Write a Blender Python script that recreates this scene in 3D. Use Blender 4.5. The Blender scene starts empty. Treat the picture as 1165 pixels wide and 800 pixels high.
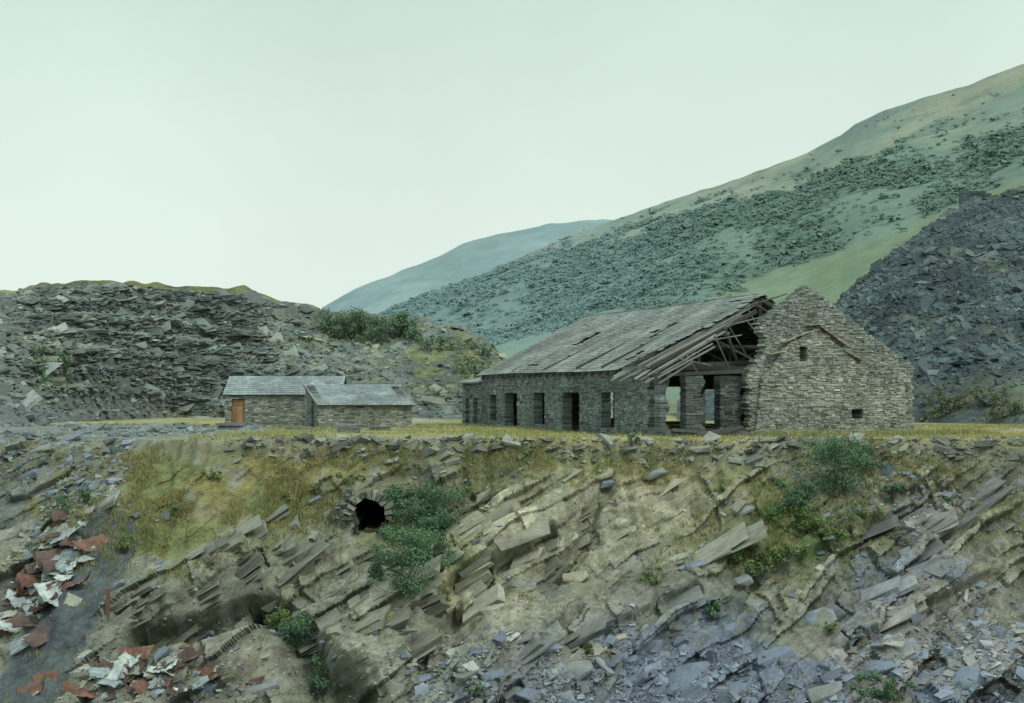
import bpy, bmesh, math, random
import numpy as np
from mathutils import Vector, Matrix
random.seed(7); rng=np.random.default_rng(7)
F=1618.0; CX=582.5; HY=450.0; EYE=2.0
scene=bpy.context.scene
coll=scene.collection

# ---------------------------------------------------------------- noise
def _h(ix,iy,seed):
    n=(ix.astype(np.int64)*374761393+iy.astype(np.int64)*668265263+seed*144269504)&0xffffffff
    n=((n^(n>>13))*1274126177)&0xffffffff
    n=(n^(n>>16))&0xffffffff
    return n/4294967295.0
def vn(x,y,seed=0):
    x=np.asarray(x,float);y=np.asarray(y,float)
    ix=np.floor(x);iy=np.floor(y);fx=x-ix;fy=y-iy
    fx=fx*fx*(3-2*fx);fy=fy*fy*(3-2*fy)
    a=_h(ix,iy,seed);b=_h(ix+1,iy,seed);c=_h(ix,iy+1,seed);d=_h(ix+1,iy+1,seed)
    return (a*(1-fx)+b*fx)*(1-fy)+(c*(1-fx)+d*fx)*fy
def fbm(x,y,seed=0,o=4):
    s=0;a=.5;t=0
    for i in range(o):
        s=s+a*vn(x*2**i,y*2**i,seed+i*11);t+=a;a*=.5
    return s/t
def sm(a,b,x):
    t=np.clip((x-a)/(b-a),0,1);return t*t*(3-2*t)
def G(U,V,cu,cv,su,sv,ang=0):
    a=math.radians(ang);du=U-cu;dv=-(V-cv)
    p=du*math.cos(a)+dv*math.sin(a);q=-du*math.sin(a)+dv*math.cos(a)
    return np.exp(-(p/su)**2-(q/sv)**2)
def segd(U,V,a,b):
    ax,ay=a;bx,by=b;dx,dy=bx-ax,by-ay
    t=np.clip(((U-ax)*dx+(V-ay)*dy)/(dx*dx+dy*dy),0,1)
    return np.sqrt((U-ax-t*dx)**2+(V-ay-t*dy)**2),t
def blur(a,n=1):
    for _ in range(n):
        p=np.pad(a,1,mode='edge')
        a=(p[:-2,1:-1]+p[2:,1:-1]+p[1:-1,:-2]+p[1:-1,2:]+2*p[1:-1,1:-1]+.5*(p[:-2,:-2]+p[2:,2:]+p[:-2,2:]+p[2:,:-2]))/8
    return a

# ---------------------------------------------------------------- mesh utils
def make_mesh(name,verts,faces,cols=None,mat=None,smooth=False):
    verts=np.asarray(verts,np.float32);faces=np.asarray(faces,np.int32)
    me=bpy.data.meshes.new(name)
    k=faces.shape[1]
    me.vertices.add(len(verts));me.vertices.foreach_set("co",verts.ravel())
    me.loops.add(faces.size);me.loops.foreach_set("vertex_index",faces.ravel())
    me.polygons.add(len(faces))
    me.polygons.foreach_set("loop_start",np.arange(len(faces),dtype=np.int32)*k)
    me.polygons.foreach_set("loop_total",np.full(len(faces),k,np.int32))
    me.polygons.foreach_set("use_smooth",np.full(len(faces),smooth,bool))
    me.update(calc_edges=True)
    if cols is not None:
        c=np.ones((len(verts),4),np.float32);c[:,:3]=np.clip(cols,0,1)
        at=me.color_attributes.new("Col",'FLOAT_COLOR','POINT');at.data.foreach_set("color",c.ravel())
    if mat: me.materials.append(mat)
    return me
def add(name,me,parent=None,loc=None,**props):
    ob=bpy.data.objects.new(name,me);coll.objects.link(ob)
    if loc is not None: ob.location=loc
    if parent: ob.parent=parent
    for k,v in props.items(): ob[k]=v
    return ob
def empty(name,loc,**props):
    ob=bpy.data.objects.new(name,None);ob.empty_display_size=.3;coll.objects.link(ob);ob.location=loc
    for k,v in props.items(): ob[k]=v
    return ob
CUBE=np.array([[0,0,0],[1,0,0],[1,1,0],[0,1,0],[0,0,1],[1,0,1],[1,1,1],[0,1,1]],float)
CF=np.array([[0,3,2,1],[4,5,6,7],[0,1,5,4],[1,2,6,5],[2,3,7,6],[3,0,4,7]])
def boxes(lo,hi,cols,R=np.eye(3),O=(0,0,0),jit=0.0,lift=0.0):
    lo=np.asarray(lo,float);hi=np.asarray(hi,float);n=len(lo)
    v=lo[:,None,:]+CUBE[None]*(hi-lo)[:,None,:]
    if jit: v=v+rng.uniform(-jit,jit,v.shape)
    if lift: v[:,:,2]+=lift*(1-CUBE[None,:,1])
    v=v.reshape(-1,3)@np.asarray(R)+np.asarray(O)
    f=(CF[None]+8*np.arange(n)[:,None,None]).reshape(-1,4)
    c=np.repeat(np.asarray(cols,float),8,axis=0)
    return v,f,c
def shards(P,size,cols,yaw,tiltx,tilty,jit=.22):
    n=len(P)
    v=(CUBE[None]-.5)*size[:,None,:]
    v=v+rng.uniform(-jit,jit,v.shape)*size[:,None,:]
    cz,sz=np.cos(yaw),np.sin(yaw);cx,sx=np.cos(tiltx),np.sin(tiltx);cy,sy=np.cos(tilty),np.sin(tilty)
    Z=np.zeros(n);I=np.ones(n)
    Rz=np.stack([cz,-sz,Z,sz,cz,Z,Z,Z,I],1).reshape(n,3,3)
    Rx=np.stack([I,Z,Z,Z,cx,-sx,Z,sx,cx],1).reshape(n,3,3)
    Ry=np.stack([cy,Z,sy,Z,I,Z,-sy,Z,cy],1).reshape(n,3,3)
    R=Ry@Rx@Rz
    v=np.einsum('nij,nkj->nki',R,v)+P[:,None,:]
    f=(CF[None]+8*np.arange(n)[:,None,None]).reshape(-1,4)
    return v.reshape(-1,3),f,np.repeat(cols,8,axis=0)
def cat(parts):
    V=[];Fs=[];C=[];o=0
    for v,f,c in parts:
        V.append(v);Fs.append(f+o);C.append(c);o+=len(v)
    return np.concatenate(V),np.concatenate(Fs),np.concatenate(C)

# ---------------------------------------------------------------- materials
def mat(name,rough=.9,n1=1.2,n2=9.,amt=.35,bump=.3,bdist=.05,stretch=(1,1,1),rot=(0,0,0),spec=.25,base=None):
    m=bpy.data.materials.new(name);m.use_nodes=True;nt=m.node_tree;N=nt.nodes;L=nt.links
    b=N["Principled BSDF"];b.inputs["Roughness"].default_value=rough
    b.inputs["Specular IOR Level"].default_value=spec
    tc=N.new("ShaderNodeTexCoord");mp=N.new("ShaderNodeMapping")
    mp0=N.new("ShaderNodeMapping");mp0.inputs["Rotation"].default_value=rot
    mp.inputs["Scale"].default_value=stretch
    L.new(tc.outputs["Object"],mp0.inputs[0]);L.new(mp0.outputs[0],mp.inputs[0])
    a=N.new("ShaderNodeTexNoise");a.inputs["Scale"].default_value=n1;a.inputs["Detail"].default_value=5;a.inputs["Roughness"].default_value=.65
    c=N.new("ShaderNodeTexNoise");c.inputs["Scale"].default_value=n2;c.inputs["Detail"].default_value=6;c.inputs["Roughness"].default_value=.75
    L.new(mp.outputs[0],a.inputs[0]);L.new(mp.outputs[0],c.inputs[0])
    ad=N.new("ShaderNodeMath");ad.operation='ADD';L.new(a.outputs[0],ad.inputs[0]);L.new(c.outputs[0],ad.inputs[1])
    mr=N.new("ShaderNodeMapRange");mr.inputs["From Min"].default_value=.7;mr.inputs["From Max"].default_value=1.3
    mr.inputs["To Min"].default_value=1-amt;mr.inputs["To Max"].default_value=1+amt
    L.new(ad.outputs[0],mr.inputs[0])
    if base is None:
        at=N.new("ShaderNodeAttribute");at.attribute_name="Col";src=at.outputs["Color"]
    else:
        rg=N.new("ShaderNodeRGB");rg.outputs[0].default_value=(*base,1);src=rg.outputs[0]
    mu=N.new("ShaderNodeVectorMath");mu.operation='SCALE'
    L.new(src,mu.inputs[0]);L.new(mr.outputs[0],mu.inputs["Scale"])
    L.new(mu.outputs[0],b.inputs["Base Color"])
    if bump>0:
        bp=N.new("ShaderNodeBump");bp.inputs["Strength"].default_value=bump;bp.inputs["Distance"].default_value=bdist
        L.new(ad.outputs[0],bp.inputs["Height"]);L.new(bp.outputs[0],b.inputs["Normal"])
    return m
BED=math.radians(30)
M_ground=mat("quarry_rock",n1=1.3,n2=7,amt=.55,bump=.7,bdist=.08,stretch=(.55,.8,2.0),rot=(0,BED,0))
M_rock=mat("bedded_rock",n1=1.0,n2=6,amt=.5,bump=.6,bdist=.06,stretch=(.5,.8,3.0),rot=(0,BED,0),rough=.85)
M_shard=mat("slate_waste",n1=2,n2=12,amt=.35,bump=.4,bdist=.03,rough=.8,spec=.25)
M_tip=mat("tip_waste",n1=.8,n2=5,amt=.55,bump=.9,bdist=.25,stretch=(.7,.7,1.8))
M_stone=mat("dry_stone",n1=1.5,n2=14,amt=.35,bump=.4,bdist=.02)
M_slate=mat("roof_slate",n1=.6,n2=8,amt=.35,bump=.15,bdist=.01,rough=.7)
M_wood=mat("weathered_timber",n1=2,n2=20,amt=.35,bump=.3,bdist=.01)
M_leaf=mat("leaves",n1=.8,n2=6,amt=.2,bump=0,rough=.85)
M_grass=mat("grass_blades",n1=.5,n2=3,amt=.2,bump=0,rough=.85)
M_hill=mat("hill_turf",n1=.02,n2=.16,amt=.18,bump=.3,bdist=3)
M_far=mat("far_turf",n1=.006,n2=.04,amt=.14,bump=0)
M_canopy=mat("tree_canopy",n1=.08,n2=.6,amt=.12,bump=0)
M_metal=mat("scrap_metal",n1=2.5,n2=12,amt=.45,bump=.2,bdist=.02,rough=.8)

# ================================================================= GROUND
ND=.066
xs=np.concatenate([[-900,-500,-300,-200,-140,-100,-75,-60,-50,-42,-36,-32,-29],np.arange(-27,28,ND),[30,33,37,42,50,60,75,100,140,200,300,500,900]])
ys=np.concatenate([[-60,-30,-15,-8,-3,0,3,5,8,12,17,24,30,36,40,43,45],np.arange(46.5,69.5,ND),np.arange(69.6,100,.4),[102,105,110,116,124,135,150,180,230,300,400,600,900,1500,2500,4500]])
X,Y=np.meshgrid(xs,ys)
def edge(x): return 66+1.0*(fbm(x*.12,x*0+3,5,3)-.5)*2+.5*(vn(x*.9,x*0,8)-.5)+.35*(vn(x*2.7,x*0,9)-.5)+5.5*sm(-14,-21,x)
def zbase(x,y):
    x=np.asarray(x,float);y=np.asarray(y,float)
    t=edge(x)-y
    p1=np.interp(t,[-1.5,0,.35,1.2,3,8,14,20,30],[0,-.06,-.7,-1.7,-3.3,-6.7,-9.9,-11.3,-12.3])
    p2=np.interp(t,[-1.5,0,4,8,14,20,26,34],[0,-.05,-1.6,-3.8,-7.8,-10.7,-11.6,-12.3])
    w=sm(-14,-19,x)
    far=p1*(1-w)+p2*w
    m=sm(.3,4,t)
    far=far+m*((fbm(x*.16,y*.2,21,3)-.5)*2.2)
    far=far+(1-m)*((fbm(x*.2,y*.2,31,3)-.5)*.2)
    near=np.interp(y,[-10,2.5,8,18,30],[.3,.3,-4,-12,-14])
    return np.maximum(far,near)
Z=zbase(X,Y)
U=CX+F*X/np.maximum(Y,1);V=HY+F*(EYE-Z)/np.maximum(Y,1)
T=edge(X)-Y
dense=(Y>46)&(Y<75)&(np.abs(X)<30)
face=sm(.1,1.2,T)*dense
wob=(fbm(X*.5,Z*.6,43,3)-.5)*26
wob2=(fbm(X*.45+9,Z*.5,45,4)-.5)*90;wob3=(fbm(X*.5+2,Z*.6+5,46,4)-.5)*70
d1,t1_=segd(U+wob2*.6,V+wob3*.5,(300,690),(385,805))
gul=3.0*sm(1,.15,d1/(22+34*t1_))*(.45+.55*t1_)
d2,t2_=segd(U+wob3*.3,V+wob*.5,(158,728),(290,692))
hol2=2.0*sm(1,.25,d2/20)
hol=gul+hol2
hol=hol+.9*sm(1,.3,segd(U,V+wob*.4,(520,665),(625,612))[0]/13)+.6*sm(1,.3,segd(U,V+wob*.4,(430,770),(520,705))[0]/12)+.8*sm(1,.3,segd(U,V+wob*.4,(860,665),(990,600))[0]/13)+.7*sm(1,.3,segd(U,V+wob*.4,(690,720),(790,670))[0]/11)+.7*sm(1,.3,segd(U,V+wob,(640,655),(690,560))[0]/12)+.8*sm(1,.3,segd(U,V+wob*.5,(960,745),(1120,660))[0]/12)
bul=1.7*G(U,V,205,666,90,22,22)+1.0*G(U,V,275,757,36,20,20)+1.2*G(U,V,590,605,55,16,30)+1.3*G(U,V,445,690,80,30,36)+1.0*G(U,V,1050,690,100,34,24)+.8*G(U,V,690,575,40,25,0)+1.0*G(U,V,640,690,60,22,28)+.9*G(U,V,560,710,50,20,30)+.7*G(U,V,870,560,60,20,20)
wx=(fbm(X*.22,Z*.22,41,3)-.5)*1.3+(fbm(X*1.3,Z*1.3+Y*.5,42,3)-.5)*.2
q=Z*math.cos(BED)-X*math.sin(BED)+wx
r=X*math.cos(BED)+Z*math.sin(BED)+(fbm(X*.5,Z*.5,47,3)-.5)*1.6
r0=np.random.default_rng(3);th=r0.choice([.26,.36,.5,.75,1.1],size=350,p=[.22,.26,.24,.16,.12]);cum=np.cumsum(th)-60
k=np.searchsorted(cum,q.ravel()).reshape(q.shape)
lay=vn(r*.3+k*7.3,k*1.7,51)-.5
lay2=_h(np.floor(r*.45+k*.37),k,52)-.5
lay3=_h(np.floor(r*1.1+k*.61),k,57)-.5
k2=np.floor(q/1.9);blk=_h(np.floor(r*.25+k2*.4),k2,58)-.5
smooth_m=np.clip(.95*G(U,V,265,560,110,45)+.85*G(U,V,560,520,80,18)+1.1*sm(1.05,.4,segd(U,V,(25,805),(132,600))[0]/42)+.35*G(U,V,650,545,60,50)+.6*G(U,V,125,530,50,60)+.3*G(U,V,780,600,80,55)+.9*G(U,V,275,756,44,24)+.7*G(U,V,1060,690,95,26,22)+.35*G(U,V,740,640,50,35)+.3*G(U,V,560,660,40,25)+.5*G(U,V,890,620,60,30),0,.96)
amp=face*(1-smooth_m)*sm(.2,1.6,T)*(.5+1.0*fbm(X*.25,Z*.3,63,2))*(1+.25*sm(820,980,U))
Ds=amp*(.9*lay+.6*lay2+.2*lay3+1.0*blk)
D=.65*Ds+.35*blur(Ds,1)+amp*(fbm(X*.9,Z*1.1,61,4)-.5)*.5+blur(face*(bul-hol),2)
D=D+face*((fbm(X*.8,Z*.9,66,3)-.5)*.6+(fbm(X*2.2,Z*2.2+Y,62,3)-.5)*.24+(fbm(X*5,Y*5,67,2)-.5)*.1)
Xg=X.copy();Yg=Y-.85*D;Zg=Z+.42*D
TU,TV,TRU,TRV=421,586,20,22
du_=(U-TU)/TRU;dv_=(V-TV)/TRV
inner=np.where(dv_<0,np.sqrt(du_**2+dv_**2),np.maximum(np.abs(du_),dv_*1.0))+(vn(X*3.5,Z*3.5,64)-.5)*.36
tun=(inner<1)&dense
near_t=sm(1.9,1.2,inner)*dense
Yg=Yg*(1-near_t)+(Y-.05)*near_t;Zg=Zg*(1-near_t)+Z*near_t
Yg=np.where(tun,Yg+6.0,Yg)
Ug=CX+F*Xg/np.maximum(Yg,1);Vg=HY+F*(EYE-Zg)/np.maximum(Yg,1)
def col(c): return np.array(c)[None,None,:]
def mix(C,c,w): w=np.clip(w,0,1)[...,None];return C*(1-w)+np.array(c)*w
C=np.ones(X.shape+(3,))*col((.20,.212,.168))
n1=fbm(X*.35,Z*.5+Y*.1,71,4);n2=fbm(X*1.6,Z*2.1,72,4);n3=fbm(X*.12,Y*.15,73,3);n4=fbm(X*.5+4,Z*.7,74,4)
clay=np.clip(1.2*G(U,V,655,585,75,70)+1.0*G(U,V,600,720,80,45)+.9*G(U,V,560,645,60,50)+.6*G(U,V,500,700,50,30)+.85*G(U,V,770,580,90,50)+.3*G(U,V,430,730,60,40)+.5*G(U,V,480,550,60,20),0,1)
C=mix(C,(.385,.37,.275),clay*sm(.30,.58,n1*.5+n2*.5)*1.2)
C=mix(C,(.15,.182,.235),np.clip(sm(650,770,V+.18*(U-600))*sm(420,700,U)*sm(.32,.55,n1)+.85*sm(880,1000,U)*sm(.34,.58,n1)*sm(520,580,V),0,.95))
C=mix(C,(.21,.20,.165),.6*sm(860,960,U)*sm(.5,.6,fbm(X*.3+3,Z*.5,76,3)))
C=mix(C,(.28,.265,.215),.9*G(U,V,1060,690,100,34,22)*sm(.3,.55,n2))
C=mix(C,(.155,.185,.185),sm(190,60,U)*sm(650,560,V)*.85)
C=mix(C,(.15,.165,.135),.6*G(U,V,430,710,90,60,-40)*sm(.35,.6,n1))
C=mix(C,(.27,.25,.19),.9*G(U,V,275,757,42,22))
C=mix(C,(.28,.275,.22),.85*G(U,V,128,560,18,60))
C=mix(C,(.085,.098,.085),sm(.48,.68,n2)*.4*face)
C=C*(1+.55*(lay+.6*lay2+.5*lay3+.4*blk)*amp)[...,None]
Crock=C.copy()
C=mix(C,(.18,.18,.075),sm(.48,.6,n4)*.75*sm(700,560,V)*face*(1-.75*clay))
moss=np.clip(1.1*G(U,V,265,555,120,45)+.9*G(U,V,565,518,90,22)+.7*G(U,V,400,525,100,24)+.5*G(U,V,500,640,70,50)+.7*G(U,V,890,615,90,50)+.7*G(U,V,740,530,100,28)+.5*G(U,V,80,570,40,30)+.7*G(U,V,180,620,80,32)+.3*G(U,V,560,670,120,50)+.5*G(U,V,1000,540,120,22),0,1)
C=mix(C,(.215,.20,.08),moss*sm(.33,.55,n2*.6+n1*.4)*.95)
C=mix(C,(.105,.17,.068),.85*G(U,V,905,615,75,38)*sm(.38,.56,n2)+.5*moss*sm(.52,.6,n4))
trk=sm(1.0,.82,segd(U+wob*.35,V,(18,812),(128,612))[0]/36)
C=mix(C,(.085,.105,.115),trk*.97)
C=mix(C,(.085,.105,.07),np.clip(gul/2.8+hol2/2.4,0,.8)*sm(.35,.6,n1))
plat=1-sm(-.15,.35,T)
gc=np.ones(X.shape+(3,))*col((.31,.295,.12))
gc=mix(gc,(.19,.215,.085),sm(.42,.62,n3));gc=mix(gc,(.27,.27,.22),sm(.48,.62,fbm(X*.3,Y*.12,77,3))*.8)
gc=mix(gc,(.16,.19,.19),sm(-13,-19,X)*sm(110,90,Y)*.9)
gc=mix(gc,(.11,.14,.085),sm(120,170,Y)*.8)
gc=gc*(.75+.5*fbm(X*1.3,Y*.8,78,3))[...,None]
C=C*(1-plat[...,None])+gc*plat[...,None]
C=np.where(tun[...,None],C*.1,C)  # tunnel mouth: shade painted into the vertex colour
ny,nx=X.shape
idx=np.arange(ny*nx).reshape(ny,nx)
faces=np.stack([idx[:-1,:-1],idx[:-1,1:],idx[1:,1:],idx[1:,:-1]],-1).reshape(-1,4)
Pg=np.stack([Xg,Yg,Zg],-1)
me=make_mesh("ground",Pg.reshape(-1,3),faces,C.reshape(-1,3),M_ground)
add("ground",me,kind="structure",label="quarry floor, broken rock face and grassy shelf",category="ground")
dm=dense.ravel()
DP=Pg.reshape(-1,3)[dm];DU=Ug.ravel()[dm];DV=Vg.ravel()[dm];DC=C.reshape(-1,3)[dm];DCR=Crock.reshape(-1,3)[dm];DT=T.ravel()[dm]
DTUN=(inner.ravel()[dm]<1.5);DTRK=trk.ravel()[dm];DG=(gul+hol2).ravel()[dm]
# ---- bedrock: laminated beds standing a little out of the face
Dk=k.ravel()[dm];Dr=(X*math.cos(BED)+Z*math.sin(BED)).ravel()[dm]
cl=np.array([1.0,1.5,2.2,3.0])[(Dk*7)%4]
cell=np.floor(Dr/cl+(Dk*.377)%1).astype(np.int64)
key=Dk.astype(np.int64)*1000+cell+500
sel=(DT>.5)&(DU>60)&(DU<1230)
ku,inv=np.unique(key[sel],return_inverse=True);cnt=np.bincount(inv)
def gm(a): return np.bincount(inv,weights=a[sel])/cnt
bx_,by_,bz_=gm(DP[:,0]),gm(DP[:,1]),gm(DP[:,2]);bu,bv=gm(DU),gm(DV);bt=gm(DT);bg=gm(DG);btr=gm(DTRK);btn=gm(DTUN.astype(float))
bcol=np.stack([gm(DCR[:,i]) for i in range(3)],1)
rmin=np.full(len(ku),1e9);rmax=np.full(len(ku),-1e9);np.minimum.at(rmin,inv,Dr[sel]);np.maximum.at(rmax,inv,Dr[sel])
blen=(rmax-rmin);bth=th[np.clip(np.round(gm(Dk.astype(float))).astype(int),0,349)]
hard=np.clip(1.3*G(bu,bv,215,655,100,28,22)+1.2*G(bu,bv,420,690,85,80)+1.0*G(bu,bv,600,615,80,40)+.3*G(bu,bv,1020,620,170,110)+.3*G(bu,bv,640,720,120,50)+.2*G(bu,bv,700,560,90,50)+.03,0,1)
soft=np.clip(1.1*G(bu,bv,265,555,115,42)+.9*G(bu,bv,275,757,48,24)+.9*G(bu,bv,560,515,90,18),0,1)
rb=np.random.default_rng(12)
keep=(rb.random(len(ku))<hard*(1-soft))&(bt>1.0)&(bg<1.4)&(btr<.2)&(btn<.02)&(cnt>15)&(blen>.4)
P_=[];S_=[];Cc_=[];A1=[];A2=[];A3=[]
for i in np.where(keep)[0]:
    t0=bth[i];nsub=max(2,int(round(t0/rb.uniform(.09,.18))));off=rb.uniform(-.12,.2);tx=.30+rb.normal(0,.06);ty=-BED+rb.normal(0,.03);yw=rb.normal(0,.12)
    base=bcol[i]*rb.uniform(.8,1.15)
    edges=np.concatenate([[0],np.sort(rb.random(nsub-1)),[1]])*t0;run=0
    for j in range(nsub):
        h_=max(.04,edges[j+1]-edges[j]);zc=-t0/2+(edges[j]+edges[j+1])/2
        run+=rb.uniform(-.12,.12);o_=off+run
        if rb.random()<.15: continue
        L_=max(.35,blen[i]*rb.uniform(.5,1.3));dr=rb.uniform(-.3,.3)*blen[i]
        dep=rb.uniform(.9,1.5)
        P_.append((bx_[i]+dr*math.cos(BED)-zc*math.sin(BED),by_[i]+dep*.5-.05+o_,bz_[i]+dr*math.sin(BED)+zc*math.cos(BED)-.02+.15*dep*.5))
        S_.append((L_,dep,h_*.9));Cc_.append(base*rb.uniform(.78,1.25));A1.append(yw+rb.normal(0,.12));A2.append(tx+rb.normal(0,.04));A3.append(ty+rb.normal(0,.02))
v,f,c=shards(np.array(P_),np.array(S_),np.array(Cc_),np.array(A1),np.array(A2),np.array(A3),jit=.11)
add("rock_face",make_mesh("rock_face",v,f,c,M_rock),kind="structure",label="thin tilted slate beds standing out of the quarry face",category="rock face")
def at(px,py):
    d=(DU-px)**2+(DV-py)**2+DTUN*1e6
    c=np.where(d<9)[0]
    i=c[np.argmin(DP[c,1])] if len(c) else int(np.argmin(d))
    return DP[i].copy()
def zg(x,y): return float(zbase(np.array([x]),np.array([y]))[0])

def pick(w,n):
    w=np.clip(w,0,None)*(~DTUN);p=w/w.sum();return rng.choice(len(w),n,p=p)
nzs=fbm(DP[:,0]*.45,DP[:,2]*.6,83,3)
w=(1.5*sm(705,775,DV+.12*(DU-600))*sm(370,520,DU)*(.25+.75*sm(900,760,DU))+1.0*sm(200,80,DU)*sm(640,520,DV)+.15*sm(870,1000,DU)+.06+.6*G(DU,DV,180,780,120,25)+.5*G(DU,DV,50,680,50,80))*sm(.2,.9,DT)*(1-.85*G(DU,DV,265,560,100,40))*(DU>-20)*(DU<1190)*(1-.98*DTRK)*sm(.38,.56,nzs+.08*sm(700,780,DV))
i=pick(w,12500)
n=len(i);sc=.035+.07*rng.pareto(2.8,n);sc=np.clip(sc,.035,.34)
size=np.stack([sc*rng.uniform(1.2,2.4,n),sc*rng.uniform(.8,1.6,n),sc*rng.uniform(.2,.6,n)],1)
base=np.where((rng.random(n)<.6)[:,None],DCR[i]*1.15,np.array([.17,.205,.25])[None])
cols=base*rng.uniform(.6,1.45,n)[:,None]
v1=shards(DP[i]+np.array([0,-.03,.03]),size,cols,rng.uniform(-.9,.9,n),rng.normal(.5,.3,n),-BED*.7+rng.normal(0,.35,n))
n=2600;xx_=rng.uniform(-36,-13.5,n);yy_=rng.uniform(66,96,n);kk=(fbm(xx_*.3,yy_*.3,84,3)>.45);xx_=xx_[kk];yy_=yy_[kk];n=len(xx_)
sc=np.clip(.06+.09*rng.pareto(2.6,n),.06,.5);size=np.stack([sc*2,sc*1.3,sc*rng.uniform(.3,.7,n)],1)
v3=shards(np.stack([xx_,yy_,zbase(xx_,yy_)],1),size,np.array([.17,.205,.205])*rng.uniform(.5,1.5,(n,1)),rng.uniform(-1,1,n),rng.normal(.1,.25,n),rng.normal(0,.25,n))
n=1700;xx_=rng.uniform(-13,24,n);yy_=edge(xx_)+rng.normal(-.1,.35,n)
sc=np.clip(.05+.07*rng.pareto(2.4,n),.05,.4);size=np.stack([sc*2,sc*1.3,sc*rng.uniform(.3,.7,n)],1)
v4=shards(np.stack([xx_,yy_,zbase(xx_,yy_)],1),size,np.array([.20,.215,.185])*rng.uniform(.45,1.5,(n,1)),rng.uniform(-1,1,n),rng.normal(.1,.25,n),rng.normal(-.2,.25,n))
V_,F_,C_=cat([v1,v3,v4])
add("slate_rubble",make_mesh("slate_rubble",V_,F_,C_,M_shard),kind="stuff",label="blue grey slate fragments littering the quarry face",category="rubble")

# ================================================================= SHEETS
def sil(pts): 
    a=np.array(pts,float);return lambda px:np.interp(px,a[:,0],a[:,1])
def sheet(px0,px1,nm,nr,silf,footY,ridgeY,footz,expo,backn=6,backdrop=.5,noise=None):
    P=np.linspace(px0,px1,nm)
    s=np.concatenate([np.linspace(0,1,nr),1+np.linspace(0,.6,backn+1)[1:]])
    S,Pm=np.meshgrid(s,P,indexing='ij');M=(Pm-CX)/F
    fy=footY(Pm);ry=ridgeY(Pm);zr=EYE+(HY-silf(Pm))/F*ry
    Yy=fy+(ry-fy)*S
    Zz=np.where(S<=1,footz+(zr-footz)*np.clip(S,0,1)**expo,zr-(zr-footz)*(np.clip(S,1,9)-1)*backdrop)
    Xx=M*Yy
    if noise is not None: Zz=Zz+noise(Xx,Yy,Zz,S)
    nr_=len(s);idx=np.arange(nr_*nm).reshape(nr_,nm)
    f=np.stack([idx[:-1,:-1],idx[:-1,1:],idx[1:,1:],idx[1:,:-1]],-1).reshape(-1,4)
    return Xx,Yy,Zz,S,f
def lin(*p):
    a=np.array(p,float);return lambda px:np.interp(px,a[:,0],a[:,1])
s0=sil([(-200,470),(250,420),(340,372),(372,346),(400,330),(450,311),(500,291),(525,277),(570,265),(620,255),(660,250),(695,249),(760,262),(900,320),(1100,400)])
Xx,Yy,Zz,S,f=sheet(-200,1100,260,60,s0,lin((0,1500),(1,1500)),lin((0,2600),(1,2600)),-10,1.0,noise=lambda x,y,z,s:(fbm(x*.004,y*.004,5,4)-.5)*50*np.clip(1-s*.9,0,1)+(fbm(x*.03,y*.02,6,3)-.5)*5)
nn=fbm(Xx*.006,Zz*.02,9,4)
Cc=np.ones(Xx.shape+(3,))*np.array([.235,.33,.34]);Cc=Cc*(.8+.4*nn)[...,None]  # blue-green aerial haze painted straight into the hill colour
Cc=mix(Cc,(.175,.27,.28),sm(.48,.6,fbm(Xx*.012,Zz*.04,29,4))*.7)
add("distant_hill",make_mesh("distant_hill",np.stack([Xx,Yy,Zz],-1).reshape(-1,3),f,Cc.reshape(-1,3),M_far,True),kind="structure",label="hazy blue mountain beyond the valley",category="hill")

ridge=sil([(200,470),(370,405),(420,366),(445,350),(480,336),(560,306),(620,280),(690,253),(760,228),(840,203),(920,172),(958,153),(975,140),(1000,127),(1060,106),(1100,96),(1155,76),(1300,25),(1700,-60)])
fY=lin((200,420),(1155,300),(1700,260));rY=lin((200,1500),(450,1350),(700,1100),(1155,850),(1700,700))
Xh,Yh,Zh,Sh,f=sheet(200,1600,520,220,ridge,fY,rY,-5,1.02,noise=lambda x,y,z,s:((fbm(x*.008,y*.006,15,4)-.5)*40*np.clip(1-s,0,1)**.6*np.clip(s*3,0,1)+(fbm(x*.05,y*.04,16,3)-.5)*3.0))
Uh=CX+F*Xh/Yh;Vh=HY+F*(EYE-Zh)/Yh
wt=lin((380,350),(500,325),(690,268),(850,222),(960,186),(1060,160),(1155,133),(1600,60));wb=lin((380,400),(560,400),(700,372),(800,338),(900,300),(1000,272),(1155,205),(1600,120))
nh=fbm(Xh*.02,Yh*.012,19,4);nh2=fbm(Xh*.06,Yh*.03,23,4);nh3=fbm(Xh*.04,Yh*.018,24,4)
Cc=np.ones(Xh.shape+(3,))*np.array([.18,.245,.195])
Cc=mix(Cc,(.245,.28,.21),sm(.42,.6,nh)*sm(40,0,Vh-wt(Uh)));Cc=mix(Cc,(.14,.21,.175),sm(.46,.62,nh2)*.75)
inw=sm(-10,16,Vh-wt(Uh)+(nh2-.5)*60)*sm(8,-8,Vh-wb(Uh)+(nh2-.5)*30)
clump=sm(.36,.56,nh3+.15*(.5-nh)+.15*(nh2-.5))
Cc=mix(Cc,(.135,.21,.17),inw*.8)
Cc=mix(Cc,(.105,.175,.15),inw*.9*clump);Cc=mix(Cc,(.155,.22,.14),sm(-6,8,Vh-wb(Uh))*.9)
Cc=mix(Cc,(.13,.18,.19),.8*G(Uh,Vh,1000,134,40,7,22))
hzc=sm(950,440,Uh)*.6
Cc=mix(Cc,(.17,.265,.275),hzc)  # far left part of the slope: haze painted into its colour
Ph=np.stack([Xh,Yh,Zh],-1)
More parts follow.
